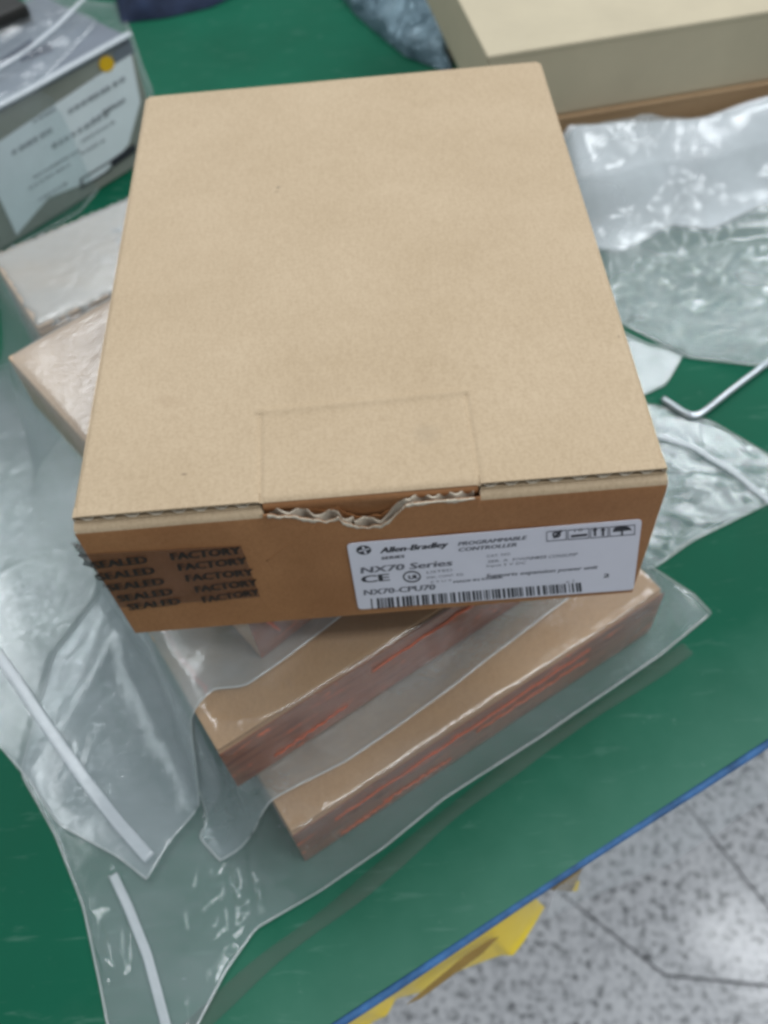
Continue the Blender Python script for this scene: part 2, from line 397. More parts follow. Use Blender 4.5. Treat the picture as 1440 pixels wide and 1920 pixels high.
def splat(T, P, z):
    i = np.clip(np.round((P[..., 0] - GX0) / DX).astype(int), 0, NX - 1).ravel(); j = np.clip(np.round((P[..., 1] - GY0) / DX).astype(int), 0, NY - 1).ravel()
    np.maximum.at(T, (i, j), z.ravel())
def nb_avg(T):
    P = np.pad(T, 1, mode='edge'); return (P[:-2, 1:-1] + P[2:, 1:-1] + P[1:-1, :-2] + P[1:-1, 2:]) * .25

MAINR = ((0, 0), 0, W_, D_)
def bag(name, label, group, sides, rects, n=200, m=150, iters=120, amp=1.0, seed=1, above=(), mat='film', extra=None, fold_ang=.5, seams=(0, 1, 2, 3), under=True, matu='film_under', crumple=(), calm=False, big=2.6, fine=1.0):
    """two sheets of film joined at their seams, laid over what is beneath; rects: (corner, angle, sx, sy, top) of the things inside"""
    global S
    sides = [[tuple(p[:2]) for p in s] for s in sides]
    P = coons(*sides, n, m); X_, Y_ = P[..., 0], P[..., 1]
    maskf = np.zeros((NX, NY)); splat(maskf, P, np.ones((n, m))); mask = maskf > .5
    mp = mask.copy()
    mp[1:-1, 1:-1] |= (mask[:-2, 1:-1] & mask[2:, 1:-1]) | (mask[1:-1, :-2] & mask[1:-1, 2:]); mask = mp
    base = S.copy(); S2 = base.copy()
    for (c, ang, sx, sy, top) in rects:
        mm = rect_mask(c, ang, sx, sy, .004) & mask; S2[mm] = np.maximum(S2[mm], top + .0010)
    if extra is not None: S2[mask] = np.maximum(S2, extra)[mask]
    T = S2.copy()
    for _ in range(iters):
        T = np.where(mask, np.maximum(S2, nb_avg(T)), S2)
    for _ in range(7): T = np.where(mask, nb_avg(T) * .5 + T * .5, T)
    u = np.linspace(0, 1, n)[:, None]; v = np.linspace(0, 1, m)[None, :]
    e = np.minimum(np.minimum(u, 1 - u) * 14, np.minimum(v, 1 - v) * 14); e = np.clip(e, .12, 1)
    wr = big * folds(X_, Y_, fold_ang, .034 * (1.6 if fine < .5 else 1), 3.4, seed) + fine * 1.2 * folds(X_, Y_, fold_ang + .9, .017, 2.4, seed + 1) + fine * .55 * folds(X_, Y_, fold_ang - .6, .009, 2, seed + 2) + 1.1 * vnoise(X_ / .05, Y_ / .05, seed)
    z = bil(T, X_, Y_) + .0006 + wr * .001 * amp * e
    if calm:
        for (c, ang, sx, sy, top) in rects:
            k = in_rect(X_, Y_, c, ang, sx, sy, .004); z = np.where(k, bil(T, X_, Y_) + .0006 + wr * .00022 * amp * e, z)
    for (cx, cy, rad, ca) in crumple:
        g_ = np.exp(-((X_ - cx) ** 2 + (Y_ - cy) ** 2) / rad ** 2) * np.clip(e * 1.5, 0, 1)
        z = z + .001 * ca * g_ * (1.0 * folds(X_, Y_, fold_ang + .5, .013, 2.2, seed + 7) + .6 * folds(X_, Y_, fold_ang - .8, .008, 2, seed + 8))
    zb = bil(base, X_, Y_) + .0004
    z = np.maximum(z, zb + .0006)
    for (c, ang, sx, sy, bz) in above:
        k = in_rect(X_, Y_, c, ang, sx, sy, .002); z = np.where(k, np.minimum(z, bz - .0004), z); zb = np.where(k, np.minimum(zb, bz - .0010), zb)
    # seams close the two sheets
    z[0] = zb[0] + .0004; z[-1] = zb[-1] + .0004; z[:, 0] = zb[:, 0] + .0004; z[:, -1] = zb[:, -1] + .0004
    root = empty(name, (float(X_.mean()), float(Y_.mean()), float(zb.min()))); tag(root, label, 'plastic bag', group)
    idx = np.arange(n * m).reshape(n, m)
    F = np.stack([idx[:-1, :-1], idx[1:, :-1], idx[1:, 1:], idx[:-1, 1:]], -1).reshape(-1, 4)
    mesh('top_sheet', np.stack([X_, Y_, z], -1).reshape(-1, 3), F, M[mat], root, True)
    if under:
        st = 2; Pb = np.stack([X_, Y_, zb], -1)[::st, ::st]; nn_, mm_ = Pb.shape[:2]; id2 = np.arange(nn_ * mm_).reshape(nn_, mm_)
        F2 = np.stack([id2[:-1, :-1], id2[1:, :-1], id2[1:, 1:], id2[:-1, 1:]], -1).reshape(-1, 4)
        mesh('under_sheet', Pb.reshape(-1, 3), F2, M[matu], root, True)
    Z3 = np.stack([X_, Y_, z], -1)
    bd = [Z3[:, 0], Z3[-1, :], Z3[:, -1], Z3[0, :]]
    for k in seams: tube('seam', bd[k][::2] + np.array([0, 0, .0002]), .00055, M['seam'], root, 6)
    splat(S, P, z)
    # close pinholes of the splat
    S = np.where(mask, np.maximum(S, np.minimum(nb_avg(S), S + .002)), S)
    return root, Z3
def strip_on(name, parent, line, wd, lift, mat, n=80, flat=.2, passes=5):
    L = smooth_line([tuple(p[:2]) for p in line], n, passes); z = bil(S, L[:, 0], L[:, 1])
    for _ in range(6): z[1:-1] = (z[:-2] + 2 * z[1:-1] + z[2:]) / 4
    return tube(name, np.c_[L, z + lift], wd, M[mat], parent, 10, flat)

# ------------------------------------------------------------------ bagged cartons
def carton(name, label, c, ang, sx, sy, z0, z1, mat='kraft2', group='kraft cartons packed in clear bags'):
    root = empty(name, (c[0], c[1], z0), ang); tag(root, label, 'box', group)
    T_ = Matrix.Translation((c[0], c[1], z0)) @ Matrix.Rotation(ang, 4, 'Z')
    h = z1 - z0; th = .0025
    bm_obj('body', box_bm(sx, sy, h - th - .0004, T_, .0008), M[mat], root)
    bm_obj('lid', box_bm(sx, sy - .0015, th, T_ @ Matrix.Translation((0, .0015, h - th)), .0008), M[mat], root)
    return root, T_
ZB, ZA = .048, .0925
CC = at(548, 1565, .045); angC = math.radians(29.3); C_R = ((CC[0], CC[1]), angC, .217, .15, .045)
BC = at(410, 1412, .090); angB = math.radians(30.5); B_R = ((BC[0], BC[1]), angB, .215, .15, .090)
AC = at(462, 1160, .1285); angA = math.radians(38); A_R = ((AC[0], AC[1]), angA, .175, .209, .1285)
DC = at(72, 618, .088); angD = math.radians(30.5)
uD = np.array([math.cos(angD), math.sin(angD)]); vD = np.array([-uD[1], uD[0]]); DDP = float((at(118, 424, .088)[:2] - DC[:2]) @ vD)
D_R = ((DC[0], DC[1]), angD, .19, DDP, .088); DB0 = DC[:2] + vD * (DDP + .005); DB1 = DB0 + uD * .19

boxC, TC = carton('bagged_carton', 'lowest kraft carton in a clear bag, nearest the blue table edge', C_R[0], angC, .217, .15, .0012, .045)
boxB, TB = carton('bagged_carton', 'middle kraft carton in a clear bag, red taped side between two others', B_R[0], angB, .215, .15, ZB, .090)
boxA, TA = carton('bagged_carton', 'kraft carton in a clear bag directly beneath the torn labelled box', A_R[0], angA, .175, .209, ZA, .1285, 'kraft_pale')
boxD, TD = carton('bagged_carton', 'pale kraft carton under clear film between the grey box and the upper carton', D_R[0], angD, .19, DDP, .0012, .088, 'kraft_pale')
# red-brown tape on the long sides, with bright orange-red streaks
def facepart(name, root, T_, x0, x1, z0, z1, mat, y=-.0006, th=.0005):
    return bm_obj(name, box_bm(x1 - x0, th, z1 - z0, T_ @ Matrix.Translation((x0, y, z0))), M[mat], root)
facepart('tape', boxC, TC, -.0002, .2172, .001, .0425, 'redtape')
facepart('tape', boxB, TB, -.0002, .2152, .001, .0405, 'redtape')
facepart('tape', boxA, TA, -.0002, .1752, .001, .0345, 'redtape')
def streak(root, T_, x0, x1, za, zb_, wd, y=-.0013, n=24):
    vs = []; fs = []
    for i in range(n + 1):
        s = i / n; x = x0 + (x1 - x0) * s; z = za + (zb_ - za) * s + .0008 * math.sin(i * 1.9 + x0 * 300) + .0006 * random.uniform(-1, 1)
        h = wd * (math.sin(math.pi * s) ** .5) * random.uniform(.45, 1)
        for q in (z - h / 2, z + h / 2):
            vs += [T_ @ Vector((x, y, q)), T_ @ Vector((x, y + .0004, q))]
    for i in range(n):
        o = i * 4
        fs += [(o, o + 4, o + 6, o + 2), (o + 1, o + 3, o + 7, o + 5), (o, o + 1, o + 5, o + 4), (o + 2, o + 6, o + 7, o + 3)]
    return mesh('red_streak', vs, fs, M['hotred'], root)
streak(boxC, TC, .02, .17, .031, .034, .0016); streak(boxC, TC, .045, .085, .012, .010, .0022); streak(boxC, TC, .10, .17, .024, .022, .001)
streak(boxC, TC, .02, .05, .006, .009, .0018)
streak(boxB, TB, .075, .20, .030, .033, .0022); streak(boxB, TB, .02, .06, .008, .012, .001)
streak(boxA, TA, .006, .012, .030, .012, .005); streak(boxA, TA, .014, .020, .028, .02, .004); streak(boxA, TA, .024, .034, .012, .02, .003); streak(boxA, TA, .012, .06, .030, .031, .0012)
# red line down the left end of the middle carton
def redline(root, p, q, wd):
    L = [np.array(p) + (np.array(q) - np.array(p)) * s + np.array([random.uniform(-.0008, .0008), random.uniform(-.0008, .0008), 0]) for s in np.linspace(0, 1, 14)]
    return tube('red_streak', L, wd, M['hotred'], root, 6, .4)
redline(boxB, at(300, 1170, .0902), at(345, 1240, .0902), .0004); redline(boxB, at(338, 1235, .0902), at(392, 1300, .0902), .0008)
# small print on the pale carton
for (px, py) in ((212, 436), (218, 455)):
    p = at(px, py, .0884)
    bm_obj('print_mark', box_bm(.009, .0022, .0002, Matrix.Translation(p) @ Matrix.Rotation(.3, 4, 'Z')), M['ink_soft'], boxD)
S[rect_mask(D_R[0], angD, .19, DDP, .001)] = .0888

G_ = 'clear polythene bags round the cartons'
A0 = (AC[0], AC[1])
abvC = [(B_R[0], angB, .215, .15, ZB)]
bagC, ZC = bag('clear_bag', 'long clear bag lowest in the pile, its open end at the bottom left', G_,
    [[at(*p) for p in [(330, 2010, 0), (375, 1915, 0), (425, 1820, 0), (480, 1742, 0), (600, 1672, 0), (720, 1590, 0), (830, 1500, 0), (1010, 1385, 0), (1150, 1290, 0), (1240, 1228, 0), (1332, 1152, 0)]],
     [at(1332, 1152, 0), at(1300, 1118, 0), at(1215, 1062, 0), (.20, .17)],
     [at(220, 2010, 0), at(190, 1850, 0), at(158, 1700, 0), at(105, 1565, 0), at(40, 1450, 0), (-.09, .06), (-.03, .16), (.10, .21), (.20, .17)],
     [at(330, 2010, 0), at(275, 2020, 0), at(220, 2010, 0)]],
    [C_R], n=260, m=150, iters=45, amp=.5, fine=.35, seed=3, above=abvC, mat='film_c', matu='film_under_c', fold_ang=1.2, crumple=[(*at(480, 1660, .01)[:2], .022, 4), (*at(560, 1590, .02)[:2], .016, 3.5), (*at(440, 1850, 0)[:2], .02, .8), (*at(195, 1780, 0)[:2], .012, 5)], seams=(0, 1, 2))
strip_on('edge_highlight', bagC, [at(212, 1640, .004), at(240, 1700, .004), at(275, 1790, .004), at(308, 1915, .004), at(325, 2000, .004)], .0022, .0012, 'zip')
# crinkled, glossy patch of the same bag by the end of the carton
S[rect_mask(B_R[0], angB, .215, .15, .001)] = np.maximum(S[rect_mask(B_R[0], angB, .215, .15, .001)], .044)
bagB, ZBg = bag('clear_bag', 'clear bag round the middle carton, its pale-edged end right of the topmost box', G_,
    [[at(*p) for p in [(390, 1586, .03), (480, 1522, .045), (560, 1478, .045), (650, 1430, .046), (750, 1362, .046), (850, 1290, .046), (960, 1205, .046), (1060, 1130, .045), (1180, 1072, .02), (1300, 1010, .003), (1440, 945, .0), (1480, 925, 0)]],
     [at(1480, 925, 0), at(1475, 900, 0), at(1450, 862, 0)],
     [(-.075, .125), (.02, .19), (.12, .22), at(1180, 745, .004), at(1250, 762, .003), at(1335, 790, .002), at(1450, 862, 0)],
     [at(390, 1586, .03), at(345, 1535, .032), at(360, 1498, .04), (-.02, .03), (-.06, .09), (-.075, .125)]],
    [B_R], n=260, m=130, iters=30, amp=.6, seed=11, above=[(A_R[0], angA, .175, .209, ZA)], mat='film', fold_ang=.55, seams=(0, 1, 2, 3))
strip_on('edge_highlight', bagB, [at(1235, 815, .004), at(1300, 838, .003), at(1365, 880, .002), at(1420, 925, .001), at(1462, 960, .0)], .0022, .0010, 'zip')
bagA, ZAg = bag('clear_bag', 'wide clear bag uppermost in the pile, its long edge highlight left of the cartons', G_,
    [[at(265, 1640, .012), at(300, 1560, .02), at(350, 1470, .035), at(385, 1370, .07), at(402, 1298, .090), at(462, 1290, .0915), at(540, 1235, .0915), at(650, 1150, .0915), (.13, .10), (.24, .20), at(1250, 712, .006), at(1285, 652, .006)],
     [at(1285, 652, .006), at(1262, 640, .008), at(1220, 628, .01), at(1150, 590, .012), (.19, .33), (.13, .37), tuple(DB1)],
     [(-.27, .21), tuple(DB0 - uD * .05), tuple(DB0), tuple(DB1)],
     [at(265, 1640, .012), at(215, 1600, .01), at(110, 1545, .004), at(55, 1462, .0), at(0, 1398, 0), at(-90, 1290, 0), (-.27, .21)]],
    [A_R, D_R], n=260, m=190, iters=150, amp=.5, calm=True, big=3.4, fine=.16, seed=21, above=[((0, 0), 0, W_, D_, BOT)], mat='film_open', fold_ang=2.2, crumple=[(*at(370, 1400, .06)[:2], .02, 3), (*at(170, 1400, .03)[:2], .02, 3.5), (*at(240, 1450, .03)[:2], .02, 2.5), (*at(20, 800, .06)[:2], .03, 2.5)], seams=(0, 1, 2, 3), matu='film_under2')
strip_on('edge_highlight', bagA, [at(-120, 1080, .02), at(0, 1240, .02), at(60, 1330, .02), at(140, 1440, .015), at(210, 1530, .012), at(273, 1602, .012)], .0031, .0014, 'zip', flat=.10)

# ------------------------------------------------------------------ the labelled box
box = empty('labelled_box', (0, 0, BOT)); tag(box, 'brown corrugated box with torn front flap and white barcode label, topmost on the pile', 'box')
TH = .0033; FT = .2034     # board thickness, top of the front wall
FY = -.0018
fn = lambda px, py: on_plane(px, py, (0, FY, 0), np.array([0, 1, 0]))
# lid: one sheet with shallow creases of the tuck flap, rolled edges left and right
tabL, tabR = at(487, 938, TOP)[0], at(900, 905, TOP)[0]
backL = at(487, 775, TOP); backR = at(872, 737, TOP)
nx_, ny_ = 240, 300
gxv = np.linspace(0, W_, nx_); gyv = np.linspace(.0012, D_, ny_); XX, YY = np.meshgrid(gxv, gyv, indexing='ij')
zz = np.full_like(XX, TOP)
ed = np.minimum(XX, W_ - XX); zz -= .0018 * np.clip(1 - ed / .0022, 0, 1) ** 2
zz -= .0016 * np.clip(1 - (D_ - YY) / .003, 0, 1) ** 2
zz += .0005 * (vnoise(XX / .05, YY / .05, 40) - .5) + .00012 * (vnoise(XX / .012, YY / .012, 41) - .5)
def segdist(P0, P1):
    d = np.array(P1[:2]) - np.array(P0[:2]); L = np.linalg.norm(d); d = d / L
    a = (XX - P0[0]) * d[0] + (YY - P0[1]) * d[1]; b = -(XX - P0[0]) * d[1] + (YY - P0[1]) * d[0]
    return a / L, b
s, b_ = segdist(backL, backR); ins_ = ((s > -.02) & (s < 1.02))
zz += np.where(ins_, .0007 * np.exp(-((b_ - .0004) / .0016) ** 2), 0)
sideP = [((tabL, .0), backL), ((tabR, .0), backR)]
for P0, P1 in sideP:
    s, b_ = segdist(P0, P1); zz -= np.where((s > -.02) & (s < 1.0), .0009 * np.exp(-(b_ / .0007) ** 2), 0)
tabmask = (XX > tabL) & (XX < tabR)
zz -= np.where(tabmask, .0022 * np.clip(1 - YY / .0035, 0, 1) ** 2, 0)
idx = np.arange(nx_ * ny_).reshape(nx_, ny_)
F = np.stack([idx[:-1, :-1], idx[1:, :-1], idx[1:, 1:], idx[:-1, 1:]], -1).reshape(-1, 4)
mesh('lid', np.stack([XX, YY, zz], -1).reshape(-1, 3), F, M['lid'], box, True)
# body walls
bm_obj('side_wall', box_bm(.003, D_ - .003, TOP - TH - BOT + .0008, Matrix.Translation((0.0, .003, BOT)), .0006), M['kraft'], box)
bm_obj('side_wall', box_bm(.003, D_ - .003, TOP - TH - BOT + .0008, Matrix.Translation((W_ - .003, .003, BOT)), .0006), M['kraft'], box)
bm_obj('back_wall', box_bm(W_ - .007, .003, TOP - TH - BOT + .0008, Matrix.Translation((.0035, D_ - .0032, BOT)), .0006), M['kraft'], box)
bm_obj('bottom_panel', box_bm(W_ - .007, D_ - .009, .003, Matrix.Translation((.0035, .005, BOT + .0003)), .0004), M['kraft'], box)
bm_obj('lid_liner', box_bm(W_ - .002, D_ - .006, .0005, Matrix.Translation((.001, .0035, TOP - TH)), 0), M['flute_dark'], box)
for sx0 in (.0004, W_ - .0009):
    bm_obj('lid_edge', box_bm(.0005, D_ - .004, .0022, Matrix.Translation((sx0, .0015, TOP - TH + .0003)), 0), M['lid'], box)
bm_obj('lid_edge', box_bm(W_ - .004, .0005, .0022, Matrix.Translation((.002, D_ - .0008, TOP - TH + .0003)), 0), M['lid'], box)

# torn profile of the front wall (photo points on the front plane)
torn = [(487, 948), (500, 962), (512, 966), (545, 968), (580, 972), (612, 978), (634, 968), (642, 978), (662, 985), (690, 988), (715, 984), (738, 968), (762, 946), (790, 934), (830, 930), (868, 920), (893, 908), (900, 905)]
tp = [fn(*p) for p in torn]; tx = [p[0] for p in tp]; tz = [p[2] for p in tp]; tx[0] = tabL; tx[-1] = tabR; tz[0] = FT - .0005; tz[-1] = FT - .0005
def ztop(x):
    if x <= tabL or x >= tabR: return FT
    return min(FT, float(np.interp(x, tx, tz)) + .0003 * math.sin(x * 700) + .0002 * math.sin(x * 1700))
# front wall as a thick sheet with a rolled top where it folds inward
xs = np.unique(np.r_[np.linspace(0, tabL, 50), np.linspace(tabL, tabR, 150), np.linspace(tabR, W_, 50)])
vs = []; fs = []; prof_n = 0
for x in xs:
    zt = ztop(x); tornp = tabL < x < tabR
    wob = .0003 * math.sin(x * 60) + .0002 * math.sin(x * 213)
    col = [(0, BOT)] + [(0, BOT + (zt - BOT) * k / 14) for k in range(1, 13)]
    if tornp: col += [(-.0001, zt - .0010), (.0000, zt - .0002), (.0003, zt), (.0005, zt - .0003), (.0006, zt - .002), (.0006, zt - .003), (.0006, zt - .004)]
    else: col += [(0, zt - .0036), (.0002, zt - .0022), (.0007, zt - .0011), (.0016, zt - .0003), (.0028, zt), (.0060, zt), (.009, zt - .0002)]
    prof_n = len(col)
    for k, (y, z) in enumerate(col):
        bulge = wob * math.sin(math.pi * min(1, (z - BOT) / (FT - BOT)))
        # the wall sinks slightly where the seal was pulled, and the left corner is bruised
        bulge += .0003 * math.exp(-((x - .055) / .03) ** 2 - ((z - .197) / .008) ** 2)
        vs.append((x, y + bulge + FY, z))
for i in range(len(xs) - 1):
    for k in range(prof_n - 1):
        a0 = i * prof_n + k; fs.append((a0, a0 + prof_n, a0 + prof_n + 1, a0 + 1))
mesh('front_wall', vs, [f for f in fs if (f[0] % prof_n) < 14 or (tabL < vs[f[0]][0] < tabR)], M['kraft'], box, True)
mesh('folded_edge', vs, [f for f in fs if not ((f[0] % prof_n) < 14 or (tabL < vs[f[0]][0] < tabR))], M['lid'], box, True)  # paler lid colour paints in the light on the upward-facing fold
bm_obj('wall_core', box_bm(W_ - .002, .0004, .066, Matrix.Translation((.001, .0048, BOT + .0005)), 0), M['kraft'], box)
# crushed fluting and inner liner showing along the tear
vs = []; fs = []; xt = np.linspace(tabL + .002, tabR - .002, 300)
for x in xt:
    zt = ztop(x); amp_ = .0015 if x < .094 else .0011
    per = .0105 if x < .094 else .0088
    y = .0003 + amp_ * math.sin(2 * math.pi * x / per + .8 * math.sin(x * 150)) 
    zj = zt + .0006 + .0003 * math.sin(x * 400)
    vs += [(x, y, zj - .007), (x, y, zj), (x, y + .0007, zj), (x, y + .0007, zj - .007)]
for i in range(len(xt) - 1):
    for k in range(3): o = i * 4 + k; fs.append((o, o + 4, o + 5, o + 1))
mesh('torn_fluting', vs, fs, M['flute'], box)
for nm, yy, off, mt in (('inner_liner', .0019, .0006, 'kraft'), ('torn_lip', FY - .00035, -.0001, 'flute')):
    vs = []; fs = []
    for x in xt:
        zt = ztop(x); r_ = random.uniform(-.0004, .0004)
        lo = zt - (.006 if nm == 'inner_liner' else .0010 + .0005 * math.sin(x * 500) + r_)
        vs += [(x, yy, lo), (x, yy - .0001, zt + off + r_ * .6), (x, yy + .0005, zt + off + r_ * .6), (x, yy + .0005, lo)]
    for i in range(len(xt) - 1):
        for k in range(3): o = i * 4 + k; fs.append((o, o + 4, o + 5, o + 1))
    mesh(nm, vs, fs, M[mt], box)
# tuck flap: comes off the lid, rolls over and goes down inside the front wall
vs = []; fs = []; xf = np.linspace(tabL + .0006, tabR - .0006, 80)
prof = [(.006, TOP - .0009), (.0034, TOP - .0004), (.0014, TOP - .0010), (.0006, TOP - .0020), (.0008, TOP - .0035), (.0022, TOP - .0075), (.0040, TOP - .014), (.0042, TOP - .020)]
prof = [(.0060, TOP - .0010), (.0030, TOP - .0009), (.0015, TOP - .0014), (.0006, TOP - .0028), (.0016, TOP - .0060), (.0026, TOP - .0110), (.0040, TOP - .017), (.0042, TOP - .026)]
for x in xf:
    for y, z in prof: vs.append((x, y, z + .0003 * math.sin(x * 90)))
k_ = len(prof)
for i in range(len(xf) - 1):
    for k in range(k_ - 1): o = i * k_ + k; fs.append((o, o + k_, o + k_ + 1, o + 1))
mesh('tuck_flap', vs, fs, M['kraft'], box, True)
# cut edge of the lid left and right of the flap: two liners with flutes between
def cut_edge(x0, x1):
    y = .0012
    for zc, hh in ((TOP - .00035, .0005), (TOP - TH + .0002, .0004)):
        bm_obj('liner', box_bm(x1 - x0, .004, hh, Matrix.Translation((x0, y, zc - hh / 2)), 0), M['lid'], box)
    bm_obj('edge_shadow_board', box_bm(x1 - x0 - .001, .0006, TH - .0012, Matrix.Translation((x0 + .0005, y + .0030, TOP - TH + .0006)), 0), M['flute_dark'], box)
    vs = []; fs = []; X_ = np.arange(x0 + .0004, x1 - .0004, .0003)
    for x in X_:
        ph = math.sin(2 * math.pi * x / .0075 + .5 * math.sin(x * 130)); ph = max(-1, min(1, ph * 1.5))
        zc = TOP - TH / 2 + ph * (TH / 2 - .0007)
        vs += [(x, y + .0002, zc - .00018), (x, y + .0002, zc + .00018), (x, y + .0034, zc + .00018)]
    for i in range(len(X_) - 1):
        for k in range(2): o = i * 3 + k; fs.append((o, o + 3, o + 4, o + 1))
    mesh('fluting', vs, fs, M['flute'], box)
cut_edge(.0005, tabL - .0003); cut_edge(tabR + .0003, W_ - .0005)
# crease running up from the label on the front wall
def crease(p, q, r=.00035):
    tube('crease', [fn(*p) * (1 - s) + fn(*q) * s + np.array([0, .00012, 0]) for s in np.linspace(0, 1, 12)], r, M['kraft'], box, 6)
crease((500, 1052), (590, 985))

# label
lc = [fn(*p) for p in ((650, 1017), (1203, 971), (1187, 1103), (672, 1140))]
lu = lc[1] - lc[0]; lu /= np.linalg.norm(lu)
def rounded(corners, r=.0022, seg=5):
    out = []
    k = len(corners)
    for i in range(k):
        a_, b_, c_ = corners[i - 1], corners[i], corners[(i + 1) % k]
        d1 = (a_ - b_) / np.linalg.norm(a_ - b_); d2 = (c_ - b_) / np.linalg.norm(c_ - b_)
        p1, p2 = b_ + d1 * r, b_ + d2 * r
        for j in range(seg + 1):
            s = j / seg; out.append((1 - s) ** 2 * p1 + 2 * s * (1 - s) * b_ + s * s * p2)
    return out
def plate(name, pts, nrm, th, mat, parent):
    k = len(pts); vs = [p for p in pts] + [p + nrm * th for p in pts]
    fs = [tuple(range(k)), tuple(range(k, 2 * k))[::-1]] + [(i, (i + 1) % k, k + (i + 1) % k, k + i) for i in range(k)]
    me = bpy.data.meshes.new(name); me.from_pydata([tuple(map(float, v)) for v in vs], [], fs); bm = bmesh.new(); bm.from_mesh(me)
    bmesh.ops.recalc_face_normals(bm, faces=bm.faces); bm.to_mesh(me); bm.free(); return link(name, me, mat, parent)
NY_ = np.array([0, -1.0, 0]); LY = .0008
lab = plate('label', [p + NY_ * .0004 for p in rounded(lc)], NY_, .0003, M['label'], box)
lab['label'] = 'white barcode label with black and grey lettering'
def text_mesh(s):
    cu = bpy.data.curves.new('t', 'FONT'); cu.body = s; cu.size = 1; cu.resolution_u = 2
    o = bpy.data.objects.new('t', cu); sc.collection.objects.link(o); bpy.context.view_layer.update()
    me = bpy.data.meshes.new_from_object(o.evaluated_get(bpy.context.evaluated_depsgraph_get())); bpy.data.objects.remove(o); bpy.data.curves.remove(cu); return me
def letter(s, p, q, h, mat='ink', shear=0.0, parent=None, plane=None, bold=0.0, name='lettering', lift=.0008):
    """lettering whose baseline runs from photo point p to q on a flat face; h = cap height in metres"""
    plane = plane or ((0, FY, 0), np.array([0, 1.0, 0])); n_ = plane[1] / np.linalg.norm(plane[1])
    P = on_plane(*p, *plane); Q_ = on_plane(*q, *plane); u = Q_ - P; L = np.linalg.norm(u); u /= L
    v = np.cross(u, n_)
    if v[2] < 0: v = -v
    toward = -n_ if np.dot(CAM - P, -n_) > 0 else n_
    me = text_mesh(s)
    co = np.array([vv.co[:] for vv in me.vertices]); x0, x1 = co[:, 0].min(), co[:, 0].max()
    out = []
    for c in co:
        x = (c[0] - x0) / (x1 - x0) * L; y = c[1] / .70 * h
        out.append(P + u * (x + shear * y) + v * y + toward * lift)
    fs = [tuple(pp.vertices) for pp in me.polygons]
    if bold:
        n0 = len(out); out += [o_ + u * bold + toward * .00002 for o_ in out]; fs += [tuple(i + n0 for i in f) for f in fs]
    o = mesh(name, out, fs, M[mat], parent or lab); bpy.data.meshes.remove(me); return o
letter('Allen-Bradley', (712, 1034), (836, 1022), .0036, shear=.25, bold=.0004)
letter('SERIES', (714, 1046), (757, 1042), .0018, shear=.2, bold=.0002)
letter('PROGRAMMABLE', (858, 1020), (984, 1008), .0024, 'ink_soft', .2, bold=.0003)
letter('CONTROLLER', (858, 1031), (967, 1021), .0024, 'ink_soft', .2, bold=.0003)
letter('NX70 Series', (676, 1072), (845, 1057), .0042, 'ink_soft', .12, bold=.0005)
letter('CE', (678, 1090), (728, 1085), .0050, bold=.0007)
letter('UL', (766, 1083), (784, 1081), .0028, bold=.0004)
letter('LISTED', (800, 1072), (848, 1067), .0016, 'ink_soft', 0); letter('IND. CONT. EQ.', (800, 1082), (870, 1075), .0016, 'ink_soft'); letter('E 9 U 9', (808, 1090), (846, 1086), .0013, 'ink_soft')
letter('NX70-CPU70', (682, 1113), (814, 1102), .0040, 'ink_soft', .05, bold=.0004)
letter('MADE IN KOREA', (850, 1090), (942, 1081), .0016, 'ink_soft', 0, bold=.0002)
letter('CAT. NO.', (912, 1042), (958, 1037), .0017, 'ink_soft'); letter('SER. A  F/W  1.0', (914, 1052), (1010, 1044), .0017, 'ink_soft')
letter('POWER CONSUMP', (985, 1047), (1080, 1039), .0022, 'ink_soft', .2); letter('Input 5 V DC', (912, 1060), (985, 1054), .0017, 'ink_soft')
letter('Supports expansion power unit', (910, 1080), (1118, 1063), .0026, 'ink_soft', .15, bold=.0002)
letter('x 1', (1060, 1090), (1075, 1088), .0020, 'ink_soft'); letter('2', (1130, 1080), (1140, 1079), .0028, bold=.0003)
def fplate(name, pts, mat='ink', y=.00085, parent=None):
    return plate(name, [fn(*p) + NY_ * y for p in pts], NY_, .00003, M[mat], parent or lab)
def disc(cx, cy, rx, ry, n=20, ring=0, nm='mark', mat='ink', y=.0008):
    P = [fn(cx + rx * math.cos(2 * math.pi * k / n), cy + ry * math.sin(2 * math.pi * k / n)) + NY_ * y for k in range(n)]
    if not ring: return plate(nm, P, NY_, .00003, M[mat], lab)
    I = [fn(cx + (rx - ring) * math.cos(2 * math.pi * k / n), cy + (ry - ring) * math.sin(2 * math.pi * k / n)) + NY_ * y for k in range(n)]
    return mesh(nm, P + I, [(k, (k + 1) % n, n + (k + 1) % n, n + k) for k in range(n)], M[mat], lab)
disc(682, 1028, 14, 8.5, nm='logo'); fplate('logo_bar', [(672, 1029), (692, 1024), (693, 1026), (673, 1031)], 'label', .00086); fplate('logo_bar', [(678, 1022), (682, 1021), (688, 1034), (684, 1035)], 'label', .00086)
disc(772, 1078, 17, 11, ring=2.6, nm='mark')
